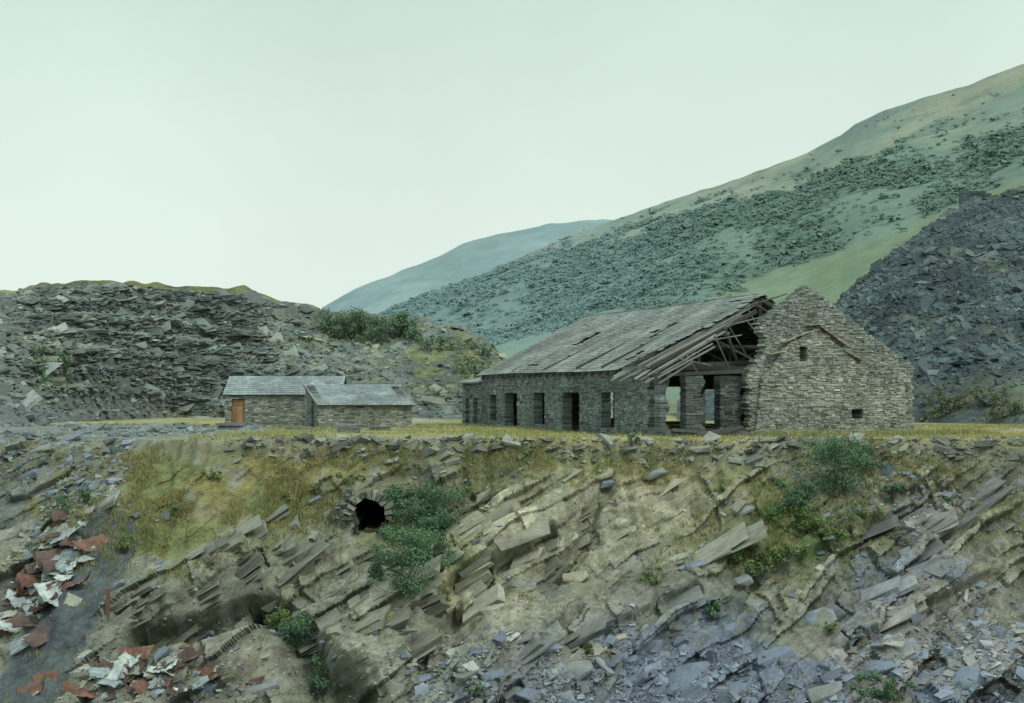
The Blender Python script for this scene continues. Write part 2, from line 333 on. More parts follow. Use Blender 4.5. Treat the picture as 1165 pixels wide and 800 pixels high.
add("hillside",make_mesh("hillside",Ph.reshape(-1,3),f,Cc.reshape(-1,3),M_hill,True),kind="structure",label="green mountainside with scattered woodland and pasture",category="hill")
vis=(Sh<.965)&(Uh>380)&(Uh<1300)
dens=inw*(clump+.12)+.008*(Sh>.1)+.04*sm(.6,.7,nh2)*sm(5,40,Vh-ridge(Uh))
dens=dens*vis*(Yh/800)**2
dens=dens*(1-.9*sm(0,12,Vh-wb(Uh))*(Uh>780))
pr=(dens/dens.sum()).ravel()
n=20000;nq=18;i=rng.choice(pr.size,n,p=pr)
P=Ph.reshape(-1,3)[i]+np.stack([rng.uniform(-4,4,n),rng.uniform(-6,6,n),np.zeros(n)],1)
R_=(1.2+1.0*rng.pareto(3.4,n)).clip(1.2,3.8)*(.75+.3*(P[:,1]/800))
d_=rng.normal(0,1,(n,nq,3));d_/=np.linalg.norm(d_,axis=2)[...,None];d_[:,:,2]=np.abs(d_[:,:,2])
ctr=P[:,None,:]+d_*R_[:,None,None]*rng.uniform(.5,1.0,(n,nq,1))*np.array([1.15,1,.65])
nrm_=d_+rng.normal(0,.15,d_.shape)+np.array([0,-.35,.7]);nrm_/=np.linalg.norm(nrm_,axis=2)[...,None]
a_=np.cross(nrm_,rng.normal(0,1,d_.shape));a_/=np.linalg.norm(a_,axis=2)[...,None];b_=np.cross(nrm_,a_)
sz=(R_[:,None,None]*rng.uniform(.22,.42,(n,nq,1)))
v=np.stack([ctr-a_*sz,ctr-b_*sz*.9,ctr+a_*sz,ctr+b_*sz*.9],2).reshape(-1,3)
ff=np.arange(len(v)).reshape(-1,4)
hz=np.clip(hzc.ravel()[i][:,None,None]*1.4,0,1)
cc=(np.array([.115,.19,.158])*(1-hz)+np.array([.17,.265,.275])*hz)*rng.uniform(.86,1.14,(n,1,1))*rng.uniform(.92,1.08,(n,nq,1))  # crowns fade the same way, haze painted into the leaf colour
cc=np.repeat(cc.reshape(-1,3),4,0)
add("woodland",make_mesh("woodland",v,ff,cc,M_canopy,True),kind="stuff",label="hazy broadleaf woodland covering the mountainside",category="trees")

# left slate tip
s1=sil([(-300,345),(10,330),(35,324),(62,319),(130,319),(200,323),(270,327),(300,335),(320,343),(345,348),(372,354),(405,354),(440,358),(480,362),(520,370),(545,382),(568,402),(600,432),(640,452),(760,460)])
fYl=lin((-300,80),(10,94),(110,112),(200,126),(300,128),(560,122),(760,128));rYl=lin((-300,130),(100,140),(300,150),(568,160),(760,160))
def tn(x,y,z,s):
    b=(fbm(x*.12,y*.2,25,4)-.5)*3.0*np.clip(1-s,0,1)**.5*np.clip(s*4,0,1)+(fbm(x*.6,y*.9,26,3)-.5)*.6*(s>.05)*np.clip((1.02-s)*8,.2,1)
    zz=z+b+(fbm(x*.08,x*0,44,3)-.5)*3;st=1.7;fr=(zz/st)%1;ter=(np.floor(zz/st)+sm(.55,.98,fr)-zz/st)*st
    u=CX+F*x/y
    return b+ter*.8*sm(330,250,u)*sm(20,80,u)*(s<1)+(fbm(x*.5,x*0+2,46,3)-.5)*1.1*sm(.9,1,s)*sm(1.3,1.0,s)
Xl,Yl,Zl,Sl,f=sheet(-300,700,700,200,s1,fYl,rYl,-.3,.85,backdrop=.6,noise=tn)
Ul=CX+F*Xl/Yl;Vl=HY+F*(EYE-Zl)/Yl
nl=fbm(Xl*.15,Zl*.3,27,4);nl2=fbm(Xl*.7,Zl*1.2,28,4)
Cc=np.ones(Xl.shape+(3,))*np.array([.16,.195,.185])
Cc=mix(Cc,(.095,.118,.112),sm(.42,.6,nl)*.7);Cc=mix(Cc,(.26,.285,.245),sm(.55,.7,nl2)*.6)
vegl=np.clip(.9*G(Ul,Vl,520,400,70,38)+.8*G(Ul,Vl,410,372,60,20)+.9*sm(.94,1,Sl)*(Ul<330)+.7*G(Ul,Vl,60,420,30,25)+.3*G(Ul,Vl,330,400,60,20)+.5*G(Ul,Vl,190,470,80,8)+.35*G(Ul,Vl,470,430,60,30),0,1)
Cc=mix(Cc,(.18,.205,.10),vegl*sm(.35,.55,nl2));Cc=mix(Cc,(.26,.28,.13),sm(.95,1.0,Sl)*(Ul<320)*.85*sm(.4,.5,fbm(Xl*.3,Yl*.3,48,3)))
Cc=mix(Cc,(.18,.22,.225),G(Ul,Vl,90,470,90,22)*.8)
Pl=np.stack([Xl,Yl,Zl],-1)
add("slate_tip",make_mesh("slate_tip",Pl.reshape(-1,3),f,Cc.reshape(-1,3),M_tip),kind="structure",label="long tip of stacked grey slate waste",category="slate tip")
def tipshards(P3,Cc,wt_,n,smin,smax,tl,yaw,flat=.22,slope=.5,al=2.6):
    p=(wt_/wt_.sum()).ravel();i=rng.choice(p.size,n,p=p)
    Pp=P3.reshape(-1,3)[i]+rng.uniform(-.2,.2,(n,3))-np.array([0,0,.05]);sc=np.clip(smin+smin*.8*rng.pareto(al,n),smin,smax)
    size=np.stack([sc*rng.uniform(1.,2.4,n),sc*rng.uniform(.8,1.5,n),sc*rng.uniform(flat*.5,flat*1.6,n)],1)
    cc=Cc.reshape(-1,3)[i]*rng.choice([.65,.87,1.,1.2,1.6],n,p=[.2,.27,.28,.17,.08])[:,None]
    return shards(Pp,size,cc,rng.uniform(-yaw,yaw,n),rng.normal(slope,tl,n),rng.normal(0,tl,n),jit=.2)
wl=(Sl<.965)*(Ul>-30)*(1-.85*vegl)*np.clip(Sl*6,0,1)
t1=tipshards(Pl,Cc,wl,23000,.14,1.1,.3,1.2,al=2.4)
wl2=(Sl<.95)*(Ul>5)*(Ul<310)*G(Ul,Vl,165,395,120,55)
t2=tipshards(Pl,Cc,wl2,10000,.22,1.1,.1,.3,flat=.26,slope=.05,al=3.0)
V_,F_,C_=cat([t1,t2])
add("slate_waste",make_mesh("slate_waste",V_,F_,C_,M_shard),kind="stuff",label="loose and stacked slate blocks heaped on the tip",category="rubble")

# right slate tip
s2=sil([(760,465),(880,420),(930,362),(948,344),(962,330),(985,311),(1000,298),(1015,282),(1035,270),(1065,250),(1075,240),(1088,236),(1100,228),(1130,221),(1155,216),(1300,187),(1600,160)])
fYr=lin((760,112),(1000,108),(1155,96),(1600,80));rYr=lin((760,140),(930,170),(1155,190),(1600,200))
Xr,Yr,Zr,Sr,f=sheet(770,1600,520,200,s2,fYr,rYr,-.3,.95,backdrop=.5,noise=lambda x,y,z,s:(fbm(x*.1,y*.1,35,4)-.5)*6.0*np.clip(1-s,0,1)**.6*np.clip(s*4,0,1)+(fbm(x*.5,y*.5,36,3)-.5)*.9*(s>.04)+(fbm(x*.3,x*0,49,3)-.5)*1.6*sm(.85,1,s))
Ur=CX+F*Xr/Yr;Vr=HY+F*(EYE-Zr)/Yr
nr1=fbm(Xr*.12,Yr*.12,37,4);nr2=fbm(Xr*.6,Yr*.6,38,4)
Cc=np.ones(Xr.shape+(3,))*np.array([.085,.122,.132]);Cc=mix(Cc,(.05,.075,.085),sm(.45,.58,nr1)*.9);Cc=mix(Cc,(.135,.175,.17),sm(.56,.70,nr2)*.6)
vegr=np.clip(.95*G(Ur,Vr,1120,455,80,28)+.6*G(Ur,Vr,1080,370,80,12,-8)+.5*G(Ur,Vr,1120,300,60,9,-15)+.7*sm(.93,1.,Sr),0,1)*sm(.35,.6,nr2)
Cc=mix(Cc,(.14,.165,.10),vegr)
Pr=np.stack([Xr,Yr,Zr],-1)
add("slate_tip",make_mesh("slate_tip_dark",Pr.reshape(-1,3),f,Cc.reshape(-1,3),M_tip),kind="structure",label="steep dark blue slate waste tip below the mountainside",category="slate tip")
wr=(Sr<.995)*(Ur<1250)*(Ur>900)*(1-.9*vegr)*np.clip(Sr*6,0,1)
V_,F_,C_=tipshards(Pr,Cc,wr,28000,.11,.9,.33,1.5,flat=.35,al=2.4)
add("slate_waste",make_mesh("slate_waste_dark",V_,F_,C_,M_shard),kind="stuff",label="dark slate blocks covering the steep tip",category="rubble")

# ================================================================= STONE WALLS
def stone_wall(name,O,u,L_fn,ztop,openings,thick,parent,h=.12,basecol=(.25,.25,.225),var=.25,seed=1,wmin=.2,wmax=.6,label=None,rough=.02,core=None,loc0=(0,0,0),blot=.38):
    rg=np.random.default_rng(seed)
    u=np.array([u[0],u[1],0.]);nrm=np.array([u[1],-u[0],0.])
    R=np.stack([u,-nrm,np.array([0,0,1.])])
    lo=[];hi=[];cs=[];clo=[];chi=[]
    z=0.;bc=np.array(basecol)
    if core is None: core=tuple(bc*.55)
    while z<ztop-.02:
        hh=h*rg.uniform(.6,1.4);zc=z+hh/2
        ints=list(L_fn(zc))
        for (a,b,z0,z1) in openings:
            if z0<zc<z1:
                ni=[]
                for (p,q_) in ints:
                    if b<=p or a>=q_: ni.append((p,q_));continue
                    if a>p: ni.append((p,a))
                    if b<q_: ni.append((b,q_))
                ints=ni
        for (a,b) in ints:
            if b-a<.08: continue
            clo.append((a+.02,.025,z-.003));chi.append((b-.02,thick-.025,z+hh+.003))
            x=a-rg.uniform(0,.05)
            while x<b-.02:
                w_=rg.uniform(wmin,wmax);e=min(x+w_,b+rg.uniform(-.03,.05))
                if b-e<.12: e=b+rg.uniform(-.03,.05)
                dz=rg.uniform(-.012,.012)
                pat_=1-blot+2*blot*float(fbm(x*.55+3,zc*.8,seed,3))
                c=bc*(1+var*(rg.random()*2-1))*pat_
                t=rg.random()
                if t<.12:c=c*.58
                elif t>.92:c=c*1.38
                elif t>.84:c=c*np.array([1.1,1.02,.9])
                if hh>.1 and rg.random()<.35 and e-x>.2:
                    zm=z+hh*rg.uniform(.4,.6)
                    lo.append((x+.006,-rg.uniform(0,rough*2),z+.005));hi.append((e-.006,thick+rg.uniform(0,rough*2),zm-.004));cs.append(c)
                    lo.append((x+.006+rg.uniform(0,.03),-rg.uniform(0,rough*2),zm+.004));hi.append((e-.006,thick+rg.uniform(0,rough*2),z+hh-.006));cs.append(c*rg.uniform(.8,1.2))
                else:
                    lo.append((x+.006,-rg.uniform(0,rough*2),z+.005+dz));hi.append((e-.006,thick+rg.uniform(0,rough*2),z+hh-.006+dz));cs.append(c)
                x=e
        z+=hh
    v1=boxes(lo,hi,cs,R,(0,0,0),jit=.012);v2=boxes(clo,chi,[core]*len(clo),R,(0,0,0))
    v,f,c=cat([v1,v2])
    v=v+np.asarray(O)-np.asarray(loc0)
    ob=add(name,make_mesh(name,v,f,c,M_stone),parent)
    if label: ob["label"]=label
    return ob
def beam_mesh(name,a,b,w,h,colr,jit=.012,parent=None,loc0=(0,0,0),label=None):
    a=np.array(a,float)-np.array(loc0);b=np.array(b,float)-np.array(loc0);d=b-a;L=np.linalg.norm(d);d/=L
    up=np.array([0,0,1.]) if abs(d[2])<.9 else np.array([1.,0,0])
    s=np.cross(up,d);s/=np.linalg.norm(s);t=np.cross(d,s)
    segs=5
    rows=[]
    for i in range(segs+1):
        p=a+d*L*i/segs
        for (x,y) in ((-1,-1),(1,-1),(1,1),(-1,1)):
            rows.append(p+s*x*w/2*(1+random.uniform(-.12,.12))+t*y*h/2*(1+random.uniform(-.12,.12))+np.array([random.uniform(-jit,jit) for _ in range(3)]))
    f=[]
    for i in range(segs):
        for j in range(4):
            f.append((i*4+j,i*4+(j+1)%4,(i+1)*4+(j+1)%4,(i+1)*4+j))
    f.append((3,2,1,0));f.append(tuple(segs*4+j for j in range(4)))
    c=np.tile(np.array(colr)*random.uniform(.75,1.25),(len(rows),1))
    ob=add(name,make_mesh(name,rows,f,c,M_wood),parent)
    if label: ob["label"]=label
    return ob

# ---------------- the mill
TH=math.radians(20);lx,ly=-math.sin(TH),math.cos(TH);gx,gy=math.cos(TH),math.sin(TH)
C0=np.array([6.36,72.0,0.0])
def MP(s,t,z): return C0+np.array([lx*s+gx*t,ly*s+gy*t,z])
mo=MP(0,0,0)
mill=empty("slate_mill",mo,label="long ruined stone slate mill with broken slate roof",category="ruined building")
LEN=24.5;W=15.5;EV=3.4;RZ=7.4;HW=7.75
uf=(-lx,-ly)
def fo(s0,s1,z0,z1): return (LEN-s1,LEN-s0,z0,z1)
ops=[fo(2.8,4.6,.45,2.3),fo(7.6,10.1,-1,2.35),fo(12.9,14.8,.4,2.3),fo(17.6,19.9,-1,2.3),fo(21.5,22.8,.5,2.25)]
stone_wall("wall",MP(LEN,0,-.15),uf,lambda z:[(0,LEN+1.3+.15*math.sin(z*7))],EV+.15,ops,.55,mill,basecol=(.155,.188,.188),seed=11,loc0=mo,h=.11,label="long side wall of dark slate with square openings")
bo=[fo(19.5,22.2,.2,2.6),fo(7,8.5,-1,2.4)]
stone_wall("wall",MP(LEN,W-.55,-.15),uf,lambda z:[(0,LEN-.2)],EV+.15,bo,.55,mill,basecol=(.12,.13,.125),seed=12,loc0=mo)
def fg(z):
    if z<EV: return [(0.05,W-.05)]
    k=(z-EV)/(RZ-EV);return [(HW*k+.1,W-HW*k-.1)] if k<.97 else []
stone_wall("wall",MP(LEN-.55,.0,-.15),(gx,gy),fg,RZ,[(13.3,14.8,.3,2.7),(8.4,9.6,.6,2.4)],.55,mill,basecol=(.12,.13,.125),seed=13,loc0=mo)
def ng(z):
    l=np.interp(z,[0,2.8,3.2,4.2,5.0,5.7,6.1,7.7],[4.55,4.55,4.7,5.35,5.55,5.3,5.75,7.95])
    r=np.interp(z,[0,3.6,4.0,4.95,6.5,7.7],[14.3,14.3,13.9,12.3,9.9,8.05])
    j=lambda s,a,b:a*(float(vn(z*2.1,s,77))-.5)*2+b*(float(_h(np.array([int(z*9)]),np.array([s]),77)[0])-.5)
    return [(l+j(1,.22,.3)*(.25+.75*sm(6.3,5.6,z)),r+j(2,.08,.2))]
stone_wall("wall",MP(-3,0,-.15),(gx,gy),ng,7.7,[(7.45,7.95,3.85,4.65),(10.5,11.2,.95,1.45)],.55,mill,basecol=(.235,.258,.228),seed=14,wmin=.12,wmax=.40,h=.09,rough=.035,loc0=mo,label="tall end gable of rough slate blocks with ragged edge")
def ng2(z):
    l=np.interp(z,[0,3.0,3.9,4.5,5.1,5.5],[5.0,5.3,6.2,6.45,7.6,8.5])
    r=np.interp(z,[0,2.6,3.0,3.75,4.6,5.5],[13.9,13.7,11.9,11.0,9.9,8.7])
    j=lambda s:.2*(float(_h(np.array([int(z*9)]),np.array([s]),79)[0])-.5)
    return [(l+j(1),r+j(2))]
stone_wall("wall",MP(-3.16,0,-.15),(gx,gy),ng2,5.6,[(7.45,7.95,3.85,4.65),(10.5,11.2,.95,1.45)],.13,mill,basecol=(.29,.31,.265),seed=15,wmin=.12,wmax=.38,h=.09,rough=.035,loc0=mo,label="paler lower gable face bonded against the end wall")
for (t0,z0,t1,z1) in ((5.75,4.15,6.55,4.3),(6.5,4.75,8.15,5.35),(8.0,5.62,8.75,5.7),(8.7,5.6,10.2,4.65),(10.15,4.35,11.15,3.9)):
    L_=math.hypot(t1-t0,z1-z0);ang=math.atan2(z1-z0,t1-t0);nn_=max(2,int(L_/.26))
    P_=[];S_=[];TY=[];cs=[]
    for kx in range(nn_):
        fk=(kx+.5)/nn_;P_.append(MP(-3.2,t0+(t1-t0)*fk,z0+(z1-z0)*fk-.08+random.uniform(-.02,.02))-mo)
        S_.append((.42,.34,.06));TY.append(-ang*.8+random.uniform(-.12,.12));cs.append(np.array(random.choice([(.36,.30,.22),(.36,.35,.29),(.3,.3,.26),(.38,.30,.21)])))
    n=nn_
    v,f,c=shards(np.array(P_),np.array(S_),np.array(cs),np.full(n,TH),np.zeros(n),np.array(TY),jit=.08)
    add("coping",make_mesh("coping",v,f,c,M_stone),mill)
def pier(t0,t1,s,zt,seed,bc=(.10,.115,.11)):
    stone_wall("pier",MP(s,t0,-.15),(gx,gy),lambda z:[(0,t1-t0+.14*math.sin(z*5)-.02*z)],zt+.1,[],.6,mill,basecol=bc,seed=seed,loc0=mo,rough=.03)
pier(1.25,2.2,-2.9,2.95,21);pier(3.35,4.6,-2.5,3.0,22);pier(.0,.4,-2.6,2.95,24,(.14,.165,.165))
WD2=(.255,.268,.24);WDD=(.065,.072,.068)
beam_mesh("beam",MP(-1.2,.25,3.1),MP(-3.3,.15,2.98),.2,.2,WDD,parent=mill,loc0=mo)
beam_mesh("beam",MP(-2.9,-.5,3.0),MP(-2.75,5.2,3.22),.2,.18,WDD,parent=mill,loc0=mo)
beam_mesh("beam",MP(-2.2,.4,.2),MP(-2.1,4.8,.3),.2,.2,WDD,parent=mill,loc0=mo)
def truss(s,mode=0):
    parts=[]
    def bx(a,b,w=.16,h=.18):
        o=beam_mesh("tmp",a,b,w,h,(.07,.074,.07),loc0=mo);parts.append(o);return o
    if mode==0:
        bx(MP(s,.1,3.45),MP(s,W-.1,3.45),.2,.24)
        bx(MP(s,.0,3.5),MP(s,HW,RZ-.25));bx(MP(s,W,3.5),MP(s,HW,RZ-.25))
        bx(MP(s,HW,3.5),MP(s,HW,RZ-.1));bx(MP(s,HW,3.7),MP(s,4.1,5.35),.13,.13);bx(MP(s,HW,3.7),MP(s,11.4,5.35),.13,.13)
        bx(MP(s,4.1,3.5),MP(s,4.1,5.4),.12,.12);bx(MP(s,11.4,3.5),MP(s,11.4,5.4),.12,.12)
        bx(MP(s,2.5,4.6),MP(s,13,4.6),.12,.15)
    else:
        bx(MP(s,.1,3.4),MP(s+.5,7.9,3.8),.2,.22)
        bx(MP(s-.1,-.1,3.4),MP(s+.25,6.0,6.3))
        bx(MP(s+.3,5.0,3.5),MP(s-.1,4.0,5.4),.12,.12)
    bm=bmesh.new()
    for p in parts: bm.from_mesh(p.data)
    me=bpy.data.meshes.new("truss");bm.to_mesh(me);bm.free();me.materials.append(M_wood)
    for p in parts: bpy.data.objects.remove(p)
    add("truss",me,mill)
truss(-1.7,1)
for s in (1.2,4.5,8,13,18.5): truss(s)
sl=math.hypot(HW+.3,RZ-EV+.12);dirv=np.array([(HW+.3)/sl,(RZ-EV+.12)/sl])
def roof_frame(side):
    vdir=(np.array([gx,gy,0])*side)*dirv[0]+np.array([0,0,1])*dirv[1]
    sdir=np.array([lx,ly,0.])
    nd=np.cross(sdir,vdir)
    if nd[2]<0: nd=-nd
    return np.stack([sdir,vdir,nd])
def sag(v):
    v=v.copy();v[:,2]-=.14*np.clip(fbm(v[:,0]*.15,v[:,1]*.15,97,2),0,1);return v
def slates(side,O,smin,seed,patches):
    rg=np.random.default_rng(seed);lo=[];hi=[];cs=[]
    rowh=.24;nrow=int(sl/rowh)+1
    for r_ in range(nrow):
        v0=r_*rowh;vf=v0/sl;s=smin(vf)+rg.uniform(-.4,.3)
        while s<LEN+.3:
            w_=rg.uniform(.26,.4);skip=rg.random()<.004+.05*max(0,1-(s-smin(vf))/2.)
            for (s0,s1,a,b) in patches:
                if s0+.15*math.sin(r_*2.1)<s<s1+.15*math.sin(r_*1.7) and a<vf<b: skip=rg.random()<.9
            if not skip:
                lf=rg.uniform(0,.006)
                lo.append((s+.004,v0+rg.uniform(-.01,.01),.0+lf));hi.append((s+w_-.004,min(v0+rowh+.08,sl+.05),.014+lf))
                big=float(fbm(s*.35,vf*2+side,91,3));st=float(vn(s*1.6,vf*.8,93));sp=float(fbm(s*.6,vf*7,94,3))
                c=np.array([.205,.237,.222])*(.78+.44*big)*rg.uniform(.84,1.16)*(.82+.36*st)
                if sp>.6:c=c*1.18
                if sp<.38:c=c*.8
                if rg.random()<.03:c=np.array([.2,.18,.13])
                if rg.random()<.05:c=c*.65
                cs.append(c)
            s+=w_
    v,f,c=boxes(lo,hi,cs,roof_frame(side),O-mo,jit=.005,lift=.024)
    return sag(v),f,c
pat=[(15.3,16.1,.42,.62),(5.2,5.8,.44,.64),(15,17.5,.1,.13),(6.2,6.9,.52,.58),(2.6,3.1,.12,.24),(1.8,3.0,.88,.92)]
v,f,c=slates(1,MP(0,-.3,EV-.02),lambda vf:float(np.interp(vf,[0,.1,.35,.5,.7,.85,1],[1.6,1.4,.9,.4,.1,.8,.4])),31,pat)
add("roof",make_mesh("roof",v,f,c,M_slate),mill,label="grey slate roof slope with slipped and missing slates")
v,f,c=slates(-1,MP(0,W+.3,EV-.02),lambda vf:.6+.9*math.sin(vf*9),32,[])
add("roof",make_mesh("roof",v,f,c,M_slate),mill)
lo=[];hi=[];cs=[]
s=.8
while s<LEN+.2:
    w_=.45
    lo.append((s,-.13,-.05));hi.append((s+w_+.01,.13,.04));cs.append(np.array([.19,.215,.20])*random.uniform(.8,1.2))
    s+=w_
v,f,c=boxes(lo,hi,cs,np.stack([[lx,ly,0],[gx,gy,0],[0,0,1.]]),MP(0,HW,RZ+.02)-mo,jit=.01)
add("ridge",make_mesh("ridge",sag(v)+np.array([0,0,.03]),f,c,M_slate),mill)
for side in (0,1):
    for vf in (.25,.5,.75):
        t=vf*HW if side==0 else W-vf*HW
        beam_mesh("purlin",MP(-2.4 if (side==0 and vf<.6) else -.3,t,EV+(RZ-EV)*vf-.3),MP(LEN-.3,t,EV+(RZ-EV)*vf-.3),.16,.18,(.10,.10,.095),parent=mill,loc0=mo)
rr=random.Random(5)
for kx in range(16):
    s=-3.5+kx*.33;top=[.16,.30,.36,.41,.52,.47,.62,.57,.75,.70,.9,.82,.95,.9,.99,.99][kx]+rr.uniform(-.05,.05)
    low=-.7+rr.uniform(-.3,.4);dz=low*(RZ-EV)/HW
    sg=.12+.35*max(0,(3-kx))/3;e0=rr.uniform(-.1,.1)
    a=MP(s+e0,low,EV+dz-sg+.05-rr.uniform(0,.16));b=MP(s+e0+rr.uniform(-.18,.18),HW*top,EV+(RZ-EV)*top-sg+.02-rr.uniform(0,.05))
    beam_mesh("rafter",a,b,.115,.06,np.array(WD2)*rr.choice([.6,.95,1,1.1]),parent=mill,loc0=mo)
for (a,b) in ((MP(-2.7,1.4,4.0),MP(-2.9,2.2,2.7)),(MP(-2.2,3.2,5.0),MP(-2.5,3.9,3.3)),(MP(-1.2,5.4,6.1),MP(-1.9,6.2,4.6)),(MP(-.2,6.4,6.7),MP(-1.0,8.1,7.3)),(MP(-1.8,4.5,5.6),MP(-2.7,6.2,6.1)),(MP(-.6,6.0,6.5),MP(-.9,6.6,5.2)),(MP(.2,6.8,6.9),MP(-.6,7.6,6.1)),(MP(-2.4,2.6,4.7),MP(-3.2,4.2,5.0)),(MP(-1.5,4.4,5.5),MP(-1.7,5.4,3.9)),(MP(-3.0,.8,3.8),MP(-2.6,2.8,3.5))):
    beam_mesh("rafter",a,b,.08,.06,(.15,.155,.138),parent=mill,loc0=mo,label="broken hanging rafter")
for kx in range(24):
    s=1.6+kx*.97
    for side in (0,1):
        t0,t1=(-.25,HW) if side==0 else (W+.25,HW)
        beam_mesh("rafter",MP(s,t0,EV-.3),MP(s,t1,RZ-.3),.09,.1,(.10,.10,.09),parent=mill,loc0=mo)
stone_wall("wall",MP(29,0.1,-.15),uf,lambda z:[(0,4.3)],2.95,[(.7,1.6,.2,2.0),(2.4,3.4,.2,2.0)],.45,mill,basecol=(.155,.185,.185),seed=41,loc0=mo,label="low annex wall with two openings")
stone_wall("wall",MP(28.6,.1,-.15),(gx,gy),lambda z:[(0.5,3.4)],2.95,[],.4,mill,basecol=(.155,.185,.185),seed=42,loc0=mo)
v,f,c=boxes([(24.6,-.15,0)],[(29.2,3.7,.1)],[(.18,.215,.205)],np.stack([[lx,ly,0],np.array([gx*.97,gy*.97,.22]),[-.2*gx,-.2*gy,.97]]),MP(0,0,2.85)-mo)
add("roof",make_mesh("annex_roof",v,f,c,M_slate),mill,label="low slate roof of the annex")
for (a,b) in ((( -3.6,.2,.12),(-3.4,4.3,.2)),((-4.1,1.2,.1),(-3.7,3.9,.45)),((-3.9,.0,.35),(-3.3,2.6,.15)),((-4.3,3.2,.1),(-4.6,5.2,.12))):
    p=MP(*a);o=beam_mesh("timber_beam",p,MP(*b),.16,.14,(.12,.125,.113),loc0=p);o.location=p
    o["label"]="fallen weathered roof timber lying before the mill";o["category"]="timber";o["group"]="fallen roof timbers"

# ---------------- sheds
def slate_roof(name,O,sd,vd,L,H,parent,mo_,seed,base=(.225,.27,.27)):
    rg=np.random.default_rng(seed);sd=np.array(sd,float);vd=np.array(vd,float);vd/=np.linalg.norm(vd);nd=np.cross(sd,vd)
    if nd[2]<0:nd=-nd
    lo=[(-.02,0.02,-.09)];hi=[(L-.02,H-.02,-.025)];cs=[(.08,.08,.07)]
    r_=0
    while r_*.28<H:
        s=rg.uniform(-.12,0)
        while s<L:
            w_=rg.uniform(.25,.36);lo.append((max(s,-.03),r_*.28,-.01));hi.append((min(s+w_-.008,L+.03),min(r_*.28+.34,H),.012));cs.append(np.array(base)*rg.uniform(.82,1.18)*(.65+.7*float(fbm(s*.9,r_*.35,seed,3))));s+=w_
        r_+=1
    v,f,c=boxes(lo,hi,cs,np.stack([sd,vd,nd]),np.array(O)-np.array(mo_),jit=.005,lift=.02)
    return add(name,make_mesh(name,v,f,c,M_slate),parent)
o1=np.array([-18.75,93.,zg(-18,93)-.02])
shed=empty("stone_shed",o1,label="long low stone shed with slate roof and orange door",category="shed")
stone_wall("wall",o1,(1,0),lambda z:[(0,7.5)],2.15,[(.42,1.32,-1,1.78)],.4,shed,basecol=(.26,.282,.24),seed=51,loc0=o1,wmin=.15,wmax=.45,h=.10)
stone_wall("wall",o1+np.array([0,3.6,0]),(1,0),lambda z:[(0,7.5)],2.15,[],.4,shed,basecol=(.25,.25,.22),seed=52,loc0=o1)
def gb(z): 
    k=max(0,(z-2.15)/1.15);return [(.42+1.55*k,3.58-1.55*k)] if k<.95 else []
for xx,sd_ in ((.4,53),(7.5,54)):
    stone_wall("wall",o1+np.array([xx,0,0]),(0,1),gb,3.3,[],.4,shed,basecol=(.25,.25,.22),seed=sd_,loc0=o1)
slate_roof("roof",o1+np.array([-.1,-.2,2.1]),(1,0,0),(0,2.2,1.25),7.7,2.53,shed,o1,55)
slate_roof("roof",o1+np.array([-.1,4.2,2.1]),(1,0,0),(0,-2.2,1.25),7.7,2.53,shed,o1,56)
def panel(name,O,u,w,h,d,colr,parent,loc0,planks=5,lab=None,m=M_wood):
    u=np.array([u[0],u[1],0.]);n_=np.array([u[1],-u[0],0.])
    lo=[];hi=[];cs=[]
    for i_ in range(planks):
        lo.append((i_*w/planks+.005,0,0));hi.append(((i_+1)*w/planks-.005,d,h));cs.append(np.array(colr)*random.uniform(.85,1.15))
    for zz in (.2,h-.35): lo.append((.03,-.03,zz));hi.append((w-.03,-.003,zz+.12));cs.append(np.array(colr)*.8)
    v,f,c=boxes(lo,hi,cs,np.stack([u,-n_,[0,0,1.]]),np.array(O)-np.array(loc0))
    o=add(name,make_mesh(name,v,f,c,m),parent)
    if lab:o["label"]=lab
    return o
panel("door",o1+np.array([.44,.12,.02]),(1,0),.86,1.74,.05,(.33,.20,.11),shed,o1,lab="plank door painted faded orange")
o2=np.array([-11.8,87.,zg(-11,88)-.02])
sh2=empty("stone_shed",o2,label="small lean-to stone shed with single pitch slate roof",category="shed")
stone_wall("wall",o2,(gx,gy),lambda z:[(0,5.9)],1.45,[],.4,sh2,basecol=(.25,.272,.23),seed=61,loc0=o2,wmin=.15,wmax=.45,h=.10)
stone_wall("wall",o2+np.array([lx,ly,0])*3.6,(gx,gy),lambda z:[(0,5.9)],2.6,[],.4,sh2,basecol=(.25,.25,.22),seed=62,loc0=o2)
def lb(z): return [(0.0,min(3.55,3.48-max(0,(z-1.45))/1.25*3.4))] if z<2.6 else []
for tt,sd_,op in ((0.,63,[(1.4,2.3,-1,1.7)]),(5.5,64,[])):
    stone_wall("wall",o2+np.array([lx*3.6+gx*tt,ly*3.6+gy*tt,0]),(-lx,-ly),lb,2.6,op,.4,sh2,basecol=(.16,.185,.17),seed=sd_,loc0=o2)  # end walls darker than the front: shaded side painted into the stone colour
panel("door",o2+np.array([lx*2.2+gx*.12,ly*2.2+gy*.12,.02]),(-lx,-ly),.9,1.65,.05,(.10,.098,.09),sh2,o2,planks=4,lab="dark weathered plank door")
slate_roof("roof",o2+np.array([lx*-.25-gx*.12,ly*-.25-gy*.12,1.42]),(gx,gy,0),np.array([lx*4.4,ly*4.4,1.33]),6.15,4.55,sh2,o2,65)

